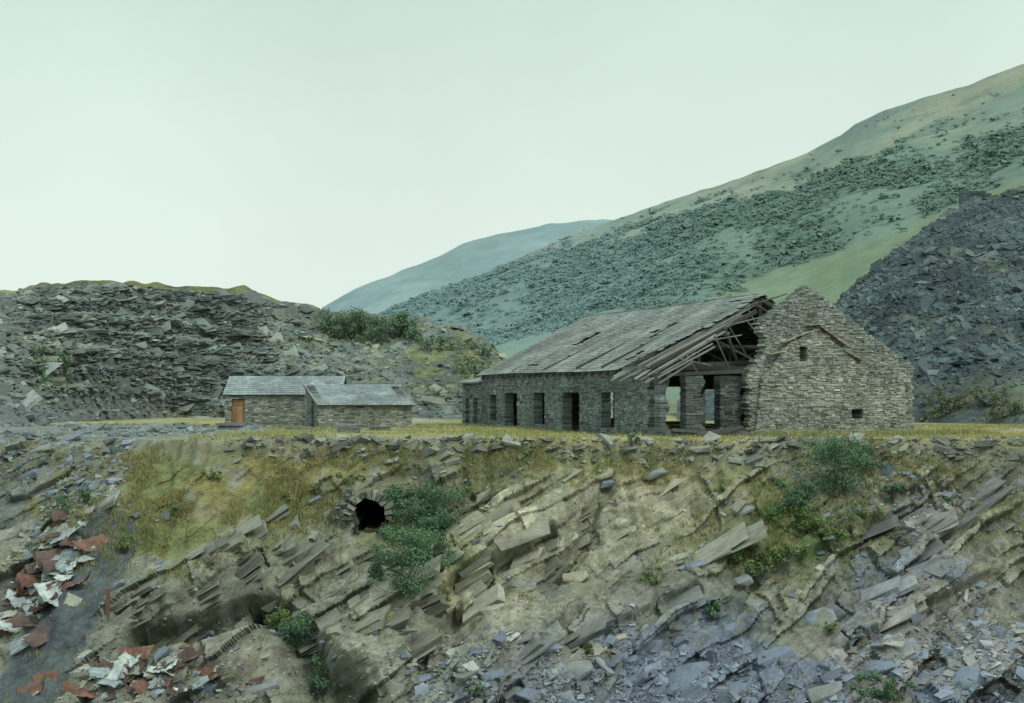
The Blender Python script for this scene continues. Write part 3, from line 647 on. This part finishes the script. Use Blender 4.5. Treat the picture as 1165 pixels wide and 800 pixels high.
def hull_rock(name,size,colr,seed):
    rd=random.Random(seed);bm=bmesh.new()
    for _ in range(22):
        p=[rd.uniform(-1,1) for _ in range(3)]
        m_=max(abs(p[0]),abs(p[1]),abs(p[2]));s_=rd.uniform(.8,1)/m_
        bm.verts.new((p[0]*s_*size[0]/2,p[1]*s_*size[1]/2,p[2]*s_*size[2]/2))
    r_=bmesh.ops.convex_hull(bm,input=bm.verts)
    dele=[g for g in r_['geom_interior'] if isinstance(g,bmesh.types.BMVert)]
    if dele: bmesh.ops.delete(bm,geom=dele,context='VERTS')
    bmesh.ops.bevel(bm,geom=bm.edges[:],offset=min(size)*.06,segments=1,affect='EDGES')
    me=bpy.data.meshes.new(name);bm.to_mesh(me);bm.free()
    c=np.ones((len(me.vertices),4),np.float32);c[:,:3]=colr
    a_=me.color_attributes.new("Col",'FLOAT_COLOR','POINT');a_.data.foreach_set("color",c.ravel());me.materials.append(M_shard)
    return me
S_BL=(.175,.215,.265);S_GR=(.22,.245,.235);S_BR=(.24,.24,.19);S_CL=(.36,.35,.27)
rocks=[(655,762,50,26,S_GR),(768,772,100,32,S_BL),(700,725,24,14,S_CL),(845,661,30,12,S_GR),(595,604,70,10,S_BR),(930,700,46,14,S_BL),
 (300,782,44,18,S_GR),(240,778,30,12,S_BL),(845,580,34,12,S_GR),(745,540,30,12,S_GR),(870,600,22,8,S_GR),(560,765,34,15,S_BL),(600,787,32,15,S_BL),(655,655,30,14,S_CL),
 (45,510,36,12,S_GR),(30,540,30,12,S_BL),(80,497,34,8,S_BL),(60,560,24,9,S_BL),(880,745,50,16,S_BL),(1000,755,60,18,S_BL),(1090,768,60,18,S_BL),(940,785,50,16,S_GR),(840,780,50,16,S_BL),(690,540,24,9,S_CL),(720,600,28,10,S_CL),(790,640,26,9,S_BL),(560,690,30,10,S_CL),(505,640,24,8,S_BR),(480,770,30,12,S_BL),(520,780,26,12,S_GR),(720,770,30,14,S_BL),(630,735,26,11,S_BL)]
for j,(px,py,w_,h_,cc) in enumerate(rocks):
    p=at(px,py);k_=p[1]/F
    me=hull_rock("slate_boulder",(w_*k_,w_*k_*random.uniform(.45,.65),h_*k_*.8),np.array(cc)*random.uniform(.85,1.1),j)
    o=add("slate_boulder",me,loc=p+np.array([0,.1,0]),category="rock",group="slate boulders on the quarry face")
    o["label"]="large angular slate slab lodged on the rock face"
    o.rotation_euler=(random.uniform(.15,.45),-BED*random.uniform(.4,.8) if w_/h_>2.4 else random.uniform(-.35,0),random.uniform(-.2,.2))
def stack(px,Yd,w_,n_,seed,lab):
    x=(px-CX)/F*Yd;z=zg(x,Yd);rg=random.Random(seed);lo=[];hi=[];cs=[];zz=0
    for i_ in range(n_):
        h_=rg.uniform(.09,.17);dx=rg.uniform(-.15,.15)
        lo.append((-w_/2+dx,-.45+rg.uniform(-.1,.1),zz));hi.append((w_/2+dx+rg.uniform(-.3,.1),.45,zz+h_));cs.append(np.array([.15,.17,.17])*rg.uniform(.6,1.4));zz+=h_+.005
    v,f,c=boxes(lo,hi,cs,jit=.035)
    add("slate_stack",make_mesh("slate_stack",v,f,c,M_shard),loc=(x,Yd,z-.02),label=lab,category="slate stack",group="stacks of slate slabs")
stack(267,84,2.0,3,1,"low stack of dark slate slabs beside the shed");stack(398,76,1.3,3,2,"low stack of dark slate slabs on the grass");stack(345,80,1.7,2,3,"low stack of dark slate slabs beside the shed");stack(430,82,1.1,2,4,"small pile of slate slabs on the grass");stack(1010,74,1.6,3,5,"low stack of slate slabs by the ruined gable")
xx,yy=(1122-CX)/F*188,188.;zz=EYE+(HY-222)/F*188
stb=empty("ruined_wall",(xx,yy,zz-1),label="stub of dark slate walling on the crest of the tip",category="wall")
stone_wall("masonry",(xx-3,yy,zz-1.8),(1,0),lambda z:[(0,6-max(0,z-1.2)*2.6)],2.3,[],1.2,stb,h=.25,basecol=(.075,.10,.108),seed=71,wmin=.4,wmax=1.2,loc0=(xx,yy,zz-1))
# tunnel portal
ring=(np.abs(inner-1.15)<.15)&dense
yt=float(np.median(Yg[ring]));k_=yt/F
c0=np.array([(TU-CX)*k_,yt-.1,EYE+(HY-TV-1)*k_])
por=empty("tunnel_portal",(c0[0],c0[1],c0[2]-.8),label="small dark tunnel mouth with rough slate surround",category="tunnel")
cs=[];P_=[];S_=[];TY=[]
for a in np.linspace(-2,182,13):
    a_=math.radians(a);ex=random.uniform(0,.08);P_.append(c0+np.array([math.cos(a_)*(TRU*k_+.08+ex),random.uniform(-.15,.1),math.sin(a_)*(TRV*k_+.06+ex)]));S_.append((random.uniform(.25,.42),.9,random.uniform(.13,.24)));TY.append(-a_);cs.append(np.array([.20,.215,.175])*random.uniform(.6,1.3))
n=len(P_)
v,f,c=shards(np.array(P_),np.array(S_),np.array(cs),np.zeros(n),np.zeros(n),np.array(TY),jit=.16)
add("arch",make_mesh("arch",v-np.array(por.location),f,c,M_stone),por)
stone_wall("wall",(c0[0]-1.9,c0[1]+.0,c0[2]-.7),(1,0),lambda z:[(.3*abs(math.sin(z*9))+.3*z,1.05)],1.8,[],.9,por,h=.11,basecol=(.18,.195,.16),seed=72,wmin=.12,wmax=.35,rough=.07,loc0=por.location)

# ================================================================= VEGETATION
def bush(P0,w_,h_,d_,nleaf,seed,lab,leaf=.09,c1=(.05,.095,.045),c2=(.12,.19,.08),name="bush",group=None):
    rg=np.random.default_rng(seed);e=empty(name,P0,label=lab,category="bush")
    if group:e["group"]=group
    k_=max(8,int(24*max(w_,h_)/2));cc=np.stack([rg.normal(0,.27,k_)*w_,rg.normal(0,.22,k_)*d_,rg.uniform(.0,.9,k_)*h_],1)
    rr_=rg.uniform(.07,.24,k_)*min(w_,h_)
    wch=rg.choice(k_,nleaf,p=rr_**2/np.sum(rr_**2));dd=rg.normal(0,1,(nleaf,3));dd/=np.linalg.norm(dd,axis=1)[:,None]
    rad=rr_[wch]*(.3+1.1*rg.random(nleaf)**.8)
    p=cc[wch]+dd*rad[:,None]*np.array([1,1,.85])
    a=rg.normal(0,1,(nleaf,3));a/=np.linalg.norm(a,axis=1)[:,None];b=np.cross(a,dd+rg.normal(0,.4,(nleaf,3)));b/=np.linalg.norm(b,axis=1)[:,None]
    s_=leaf*rg.uniform(.5,1.3,nleaf)[:,None]
    v=np.stack([p-a*s_,p-b*s_*.5,p+a*s_,p+b*s_*.5],1).reshape(-1,3)
    f=np.arange(nleaf*4).reshape(-1,4)
    tone=np.clip(.35+.3*dd[:,2]+.25*rg.random(nleaf)+(rg.random(k_)-.5)[wch]*.7,0,1)[:,None]
    c=np.repeat(np.array(c1)*(1-tone)+np.array(c2)*tone,4,axis=0)
    add("foliage",make_mesh("foliage",v,f,c,M_leaf),e)
    parts=[]
    for i_ in range(min(k_,9)):
        q0=np.array([rg.uniform(-.1,.1),rg.uniform(-.1,.1),-.1]);q1=cc[i_]
        n6=6;ang=np.arange(n6)/n6*2*math.pi;ra=.03*max(1,w_/2.5);mid=(q0+q1)/2+np.array([0,0,-.1*h_])
        rows=[]
        for qq,rad_ in ((q0,ra),(mid,ra*.7),(q1,ra*.25)):
            rows.append(qq+np.stack([np.cos(ang)*rad_,np.sin(ang)*rad_,np.zeros(n6)],1))
        vv=np.concatenate(rows);fx=[]
        for r_ in range(2):
            for j_ in range(n6): fx.append((r_*n6+j_,r_*n6+(j_+1)%n6,(r_+1)*n6+(j_+1)%n6,(r_+1)*n6+j_))
        parts.append((vv,np.array(fx),np.tile([.1,.085,.065],(len(vv),1))))
    v,f,c=cat(parts);add("stem",make_mesh("stem",v,f,c,M_wood),e)
    return e
GB="bushes growing on the quarry face"
bl=[(487,603,56,62,4200,0),(458,668,62,70,4400,0),(492,640,42,60,2600,0),(458,615,34,58,2000,0),(452,580,26,30,900,0),(950,560,84,66,4400,0),(908,585,60,35,2000,0),(985,535,56,30,1500,0),(396,552,22,14,350,1),(345,745,50,50,2000,0),(305,705,36,40,1100,0),(368,778,40,36,1100,0),(325,720,40,30,900,1),(1000,792,50,30,1200,0),(808,700,22,18,350,0),(742,660,26,18,350,1),(885,640,90,20,1500,1),(930,612,70,24,1600,1),(70,588,40,24,600,0),(100,573,26,18,350,0),(860,655,40,15,600,1),(1060,625,22,12,200,1),(545,792,26,16,300,0),(940,720,18,13,180,1),(1015,570,30,18,450,0),(366,560,18,14,200,1),(145,628,18,22,250,1),(1085,575,20,12,160,0),(668,742,14,10,120,1),(820,560,18,10,160,1),(600,520,20,10,180,1),(720,505,22,12,250,0),(900,600,50,26,1100,1),(970,590,40,20,700,1),(845,640,30,14,350,1),(430,668,30,30,700,0),(240,545,22,12,220,1),(330,570,20,12,200,1),(205,585,18,12,160,0),(495,690,44,20,500,1),(510,570,36,16,400,1)]
for j,(px,py,wp,hp,nl_,br) in enumerate(bl):
    p=at(px,py-2);k_=p[1]/F
    bush(p+np.array([0,.0,.0]),wp*k_,hp*k_,min(wp,hp)*k_*.8,int(nl_*1.6),100+j,"green leafy shrub rooted in the rock face",c1=(.07,.135,.08) if not br else (.10,.165,.06),c2=(.135,.24,.12) if not br else (.185,.28,.10),leaf=.056,group=GB)
def attip(Pt,Ut,Vt,px,py):
    d=((Ut-px)**2+(Vt-py)**2).ravel();return Pt.reshape(-1,3)[int(np.argmin(d))].copy()
for j,(px,py,wp,hp,nl_) in enumerate([(405,388,74,38,4600),(457,386,48,34,3000),(375,382,30,20,800),(45,412,24,24,450),(70,425,26,26,450),(500,400,50,20,900),(530,428,56,24,1000),(40,430,20,20,250),(550,405,36,18,500),(345,392,26,12,200),(515,385,30,12,300),(120,440,16,12,150)]):
    p=attip(Pl,Ul,Vl,px,py);k_=p[1]/F
    bush(p+np.array([0,.3,-.2]),wp*k_,hp*k_,wp*k_*.6,nl_,300+j,"green shrub growing on the slate tip",leaf=.14,c1=(.075,.14,.085),c2=(.15,.235,.135),group="shrubs on the slate tip")
for j,(px,py,wp,hp,nl_) in enumerate([(1085,470,60,22,1300),(1130,460,60,20,1100),(1150,475,50,22,1000),(1060,480,40,16,700)]):
    p=attip(Pr,Ur,Vr,px,py);k_=p[1]/F
    bush(p+np.array([0,.3,-.1]),wp*k_,hp*k_,wp*k_*.6,nl_,400+j,"dull brown green scrub at the foot of the dark tip",leaf=.11,c1=(.11,.135,.085),c2=(.17,.195,.115),group="scrub at the foot of the tip")

def blades(P,hgt,spread,nb,cols,wd=.02):
    n=len(P);P=np.repeat(P,nb,0);h_=np.repeat(hgt,nb)*rng.uniform(.5,1.2,n*nb);cols=np.repeat(cols,nb,0)*rng.uniform(.75,1.25,(n*nb,1))
    off=rng.normal(0,1,(n*nb,2))*spread;b=P.copy();b[:,:2]+=off
    a=rng.uniform(0,2*math.pi,n*nb);wv=np.stack([np.cos(a),np.sin(a)*.4,np.zeros_like(a)],1)*wd
    tip=b+np.stack([rng.normal(0,.45,n*nb)*h_,rng.normal(0,.35,n*nb)*h_,h_],1)
    b[:,2]-=.03
    v=np.stack([b-wv,b+wv,tip],1).reshape(-1,3);f=np.arange(len(v)).reshape(-1,3)
    return v,f,np.repeat(cols,3,0)
w=(np.clip(1.0*G(DU,DV,265,555,110,45)+.9*G(DU,DV,565,518,85,20)+.5*G(DU,DV,400,522,100,18)+.4*G(DU,DV,890,610,90,45)+.45*G(DU,DV,740,522,100,20)+.35*G(DU,DV,180,620,70,28)+.35*G(DU,DV,1000,530,120,20),0,1)+.05*sm(680,560,DV)+.015)*(DU>-10)*(DU<1190)*(DT>.2)
nz=fbm(DP[:,0]*.6,DP[:,2]*.8+DP[:,1]*.3,88,3);w=w*sm(.42,.56,nz)
i=pick(w,12000)
gcol=np.where((rng.random(len(i))<.58)[:,None],np.array([.285,.25,.10])[None],np.array([.14,.185,.07])[None])
g1=blades(DP[i],rng.uniform(.08,.24,len(i)),.09,6,gcol)
n=17000;gx_=rng.uniform(-30,36,n);gy_=65.2+rng.random(n)**1.4*35;kp=(edge(gx_)-gy_<.15)
dn=fbm(gx_*.22,gy_*.12,99,3);kp&=(rng.random(n)<sm(.36,.58,dn)+.12)&~((gx_<-15)&(rng.random(n)<.85))
relx=gx_-C0[0];rely=gy_-C0[1];ss=relx*lx+rely*ly;tt=relx*gx+rely*gy
kp&=~((ss>-3.3)&(ss<29)&(tt>-.1)&(tt<15.6));kp&=~((gx_>-18.9)&(gx_<-11.1)&(gy_>92.9)&(gy_<97.2))
relx=gx_-o2[0];rely=gy_-o2[1];s2_=relx*lx+rely*ly;t2_=relx*gx+rely*gy;kp&=~((s2_>-.1)&(s2_<4.2)&(t2_>-.1)&(t2_<6))
gx_=gx_[kp];gy_=gy_[kp];n=len(gx_)
PP=np.stack([gx_,gy_,zbase(gx_,gy_)],1)
gcol=np.where((rng.random(n)<.62)[:,None],np.array([.375,.345,.14])[None],np.array([.20,.245,.095])[None])
g2=blades(PP,rng.uniform(.06,.2,n),.14,6,gcol,wd=.022)
n=900;tw=rng.uniform(4,18,n);PW=np.array([MP(-3.7-rng.random()*1.6,t,0) for t in tw]);PW[:,2]=zbase(PW[:,0],PW[:,1])
g3=blades(PW,rng.uniform(.15,.45,n),.12,6,np.where((rng.random(n)<.5)[:,None],np.array([.36,.34,.155])[None],np.array([.16,.22,.09])[None]))
V_,F_,C_=cat([g1,g2,g3])
add("grass",make_mesh("grass",V_,F_,C_,M_grass),kind="stuff",label="dry yellow grass and weeds on the quarry shelf",category="grass")

# ================================================================= SCRAP
def scrap_mesh(kind,seed,colr):
    rd=random.Random(seed);nx_,ny_=12,8;v=[];w_=1.0;l_=.6
    bend=rd.uniform(-.6,.6);cr=rd.uniform(.02,.06);ph=rd.uniform(0,6)
    for j in range(ny_+1):
        for i_ in range(nx_+1):
            x=(i_/nx_-.5)*w_;y=(j/ny_-.5)*l_
            z=bend*x*x+cr*math.sin(x*5+ph+y*3)+ (.02*math.sin(x*40) if kind=="corr" else 0)+rd.uniform(-.008,.008)
            if (i_ in(0,nx_)) or (j in (0,ny_)): x+=rd.uniform(-.03,.03);y+=rd.uniform(-.03,.03)
            v.append((x,y,z))
    f=[(j*(nx_+1)+i_,j*(nx_+1)+i_+1,(j+1)*(nx_+1)+i_+1,(j+1)*(nx_+1)+i_) for j in range(ny_) for i_ in range(nx_)]
    v=np.array(v);n0=len(v);f=np.array(f)
    v2=v+np.array([0,0,-.015]);vv=np.concatenate([v,v2]);ff=np.concatenate([f,(f+n0)[:,::-1]])
    c=np.tile(np.array(colr),(len(vv),1))*(0.5+.9*fbm(vv[:,0]*4+seed,vv[:,1]*4,seed,3))[:,None]
    return make_mesh("scrap_sheet",vv,ff,c,M_metal)
kinds=[("rusty buckled iron sheet",(.17,.095,.07)),("dark rusted iron sheet",(.11,.08,.07)),("pale painted metal panel",(.42,.48,.46)),("dull grey metal panel",(.24,.29,.30)),("faded cream board panel",(.34,.37,.33))]
sm_=[[scrap_mesh("corr" if k_%2==0 else "flat",k_*10+j,kinds[k_][1]) for j in range(3)] for k_ in range(5)]
for j in range(190):
    if j<115:
        tt_=random.random();px=random.gauss(20+tt_*68,13);py=random.gauss(712-104*tt_,14)
    else: px=random.gauss(168,44);py=random.gauss(768,13)
    if px<4 or px>290 or py>797: continue
    k_=random.choices(range(5),[.27,.25,.18,.2,.1])[0];p=at(px,py)
    o=add("scrap_sheet",sm_[k_][random.randrange(3)],loc=p+np.array([0,-.02,.05]),category="scrap metal",group="scrap sheets dumped down the bank")
    o["label"]=kinds[k_][0]+" dumped on the quarry bank"
    s_=random.choice([.4,.7,1.0,1.4,1.8] if j<115 else [.3,.5,.7,.9,1.3]);o.scale=(s_,s_*random.uniform(.45,1.0),s_);o.rotation_euler=(random.uniform(.4,.85),random.uniform(-.5,.2),random.uniform(-.9,.9))
p=at(127,700);o=beam_mesh("iron_post",p-np.array([0,0,.2]),p+np.array([.03,0,1.1]),.14,.14,(.2,.12,.09),loc0=p);o.location=p;o["label"]="short rusty iron post standing on the bank";o["category"]="post"

# ================================================================= LIGHT, WORLD, CAMERA
d=Vector((.62,-.52,.95)).normalized();el=math.asin(d.z);az=math.atan2(d.x,d.y)
sun=bpy.data.lights.new("sun",'SUN');sun.energy=1.5;sun.angle=math.radians(10);sun.color=(1,.97,.89)
so=bpy.data.objects.new("sun",sun);coll.objects.link(so);so.rotation_euler=d.to_track_quat('Z','Y').to_euler();so.location=(20,-20,40)
wd=bpy.data.worlds.new("World");scene.world=wd;wd.use_nodes=True;nt=wd.node_tree;N=nt.nodes;L=nt.links
N.clear();out=N.new("ShaderNodeOutputWorld");mx=N.new("ShaderNodeMixShader");b1=N.new("ShaderNodeBackground");b2=N.new("ShaderNodeBackground")
sky=N.new("ShaderNodeTexSky");sky.sky_type='NISHITA';sky.sun_disc=False;sky.sun_elevation=el;sky.sun_rotation=az
L.new(sky.outputs[0],b1.inputs[0]);b1.inputs[1].default_value=.1
tc=N.new("ShaderNodeTexCoord");sp=N.new("ShaderNodeSeparateXYZ");L.new(tc.outputs["Generated"],sp.inputs[0])
cr=N.new("ShaderNodeValToRGB");L.new(sp.outputs[2],cr.inputs[0])
e=cr.color_ramp.elements;e[0].position=0;e[0].color=(.79,.91,.83,1);e[1].position=.9;e[1].color=(1.10,1.27,1.22,1)
m_=e.new(.12);m_.color=(.78,.91,.82,1);m_=e.new(.30);m_.color=(.67,.82,.73,1)
nz=N.new("ShaderNodeTexNoise");nz.inputs["Scale"].default_value=3.2;nz.inputs["Detail"].default_value=6;L.new(tc.outputs["Generated"],nz.inputs[0])
mr=N.new("ShaderNodeMapRange");mr.inputs["From Min"].default_value=.3;mr.inputs["From Max"].default_value=.7;mr.inputs["To Min"].default_value=.93;mr.inputs["To Max"].default_value=1.05;L.new(nz.outputs[0],mr.inputs[0])
vm=N.new("ShaderNodeVectorMath");vm.operation='SCALE';L.new(cr.outputs[0],vm.inputs[0]);L.new(mr.outputs[0],vm.inputs["Scale"])
L.new(vm.outputs[0],b2.inputs[0]);b2.inputs[1].default_value=1.0
mx.inputs[0].default_value=.92;L.new(b1.outputs[0],mx.inputs[1]);L.new(b2.outputs[0],mx.inputs[2]);L.new(mx.outputs[0],out.inputs[0])
cam=bpy.data.cameras.new("camera");cam.lens=50;cam.sensor_width=36;cam.clip_end=8000;cam.clip_start=.1
co=bpy.data.objects.new("camera",cam);coll.objects.link(co);co.location=(0,0,2);co.rotation_euler=(math.radians(90)+math.atan(50/F),0,0)
scene.camera=co
scene.view_settings.view_transform='Standard';scene.view_settings.look='None';scene.view_settings.exposure=0
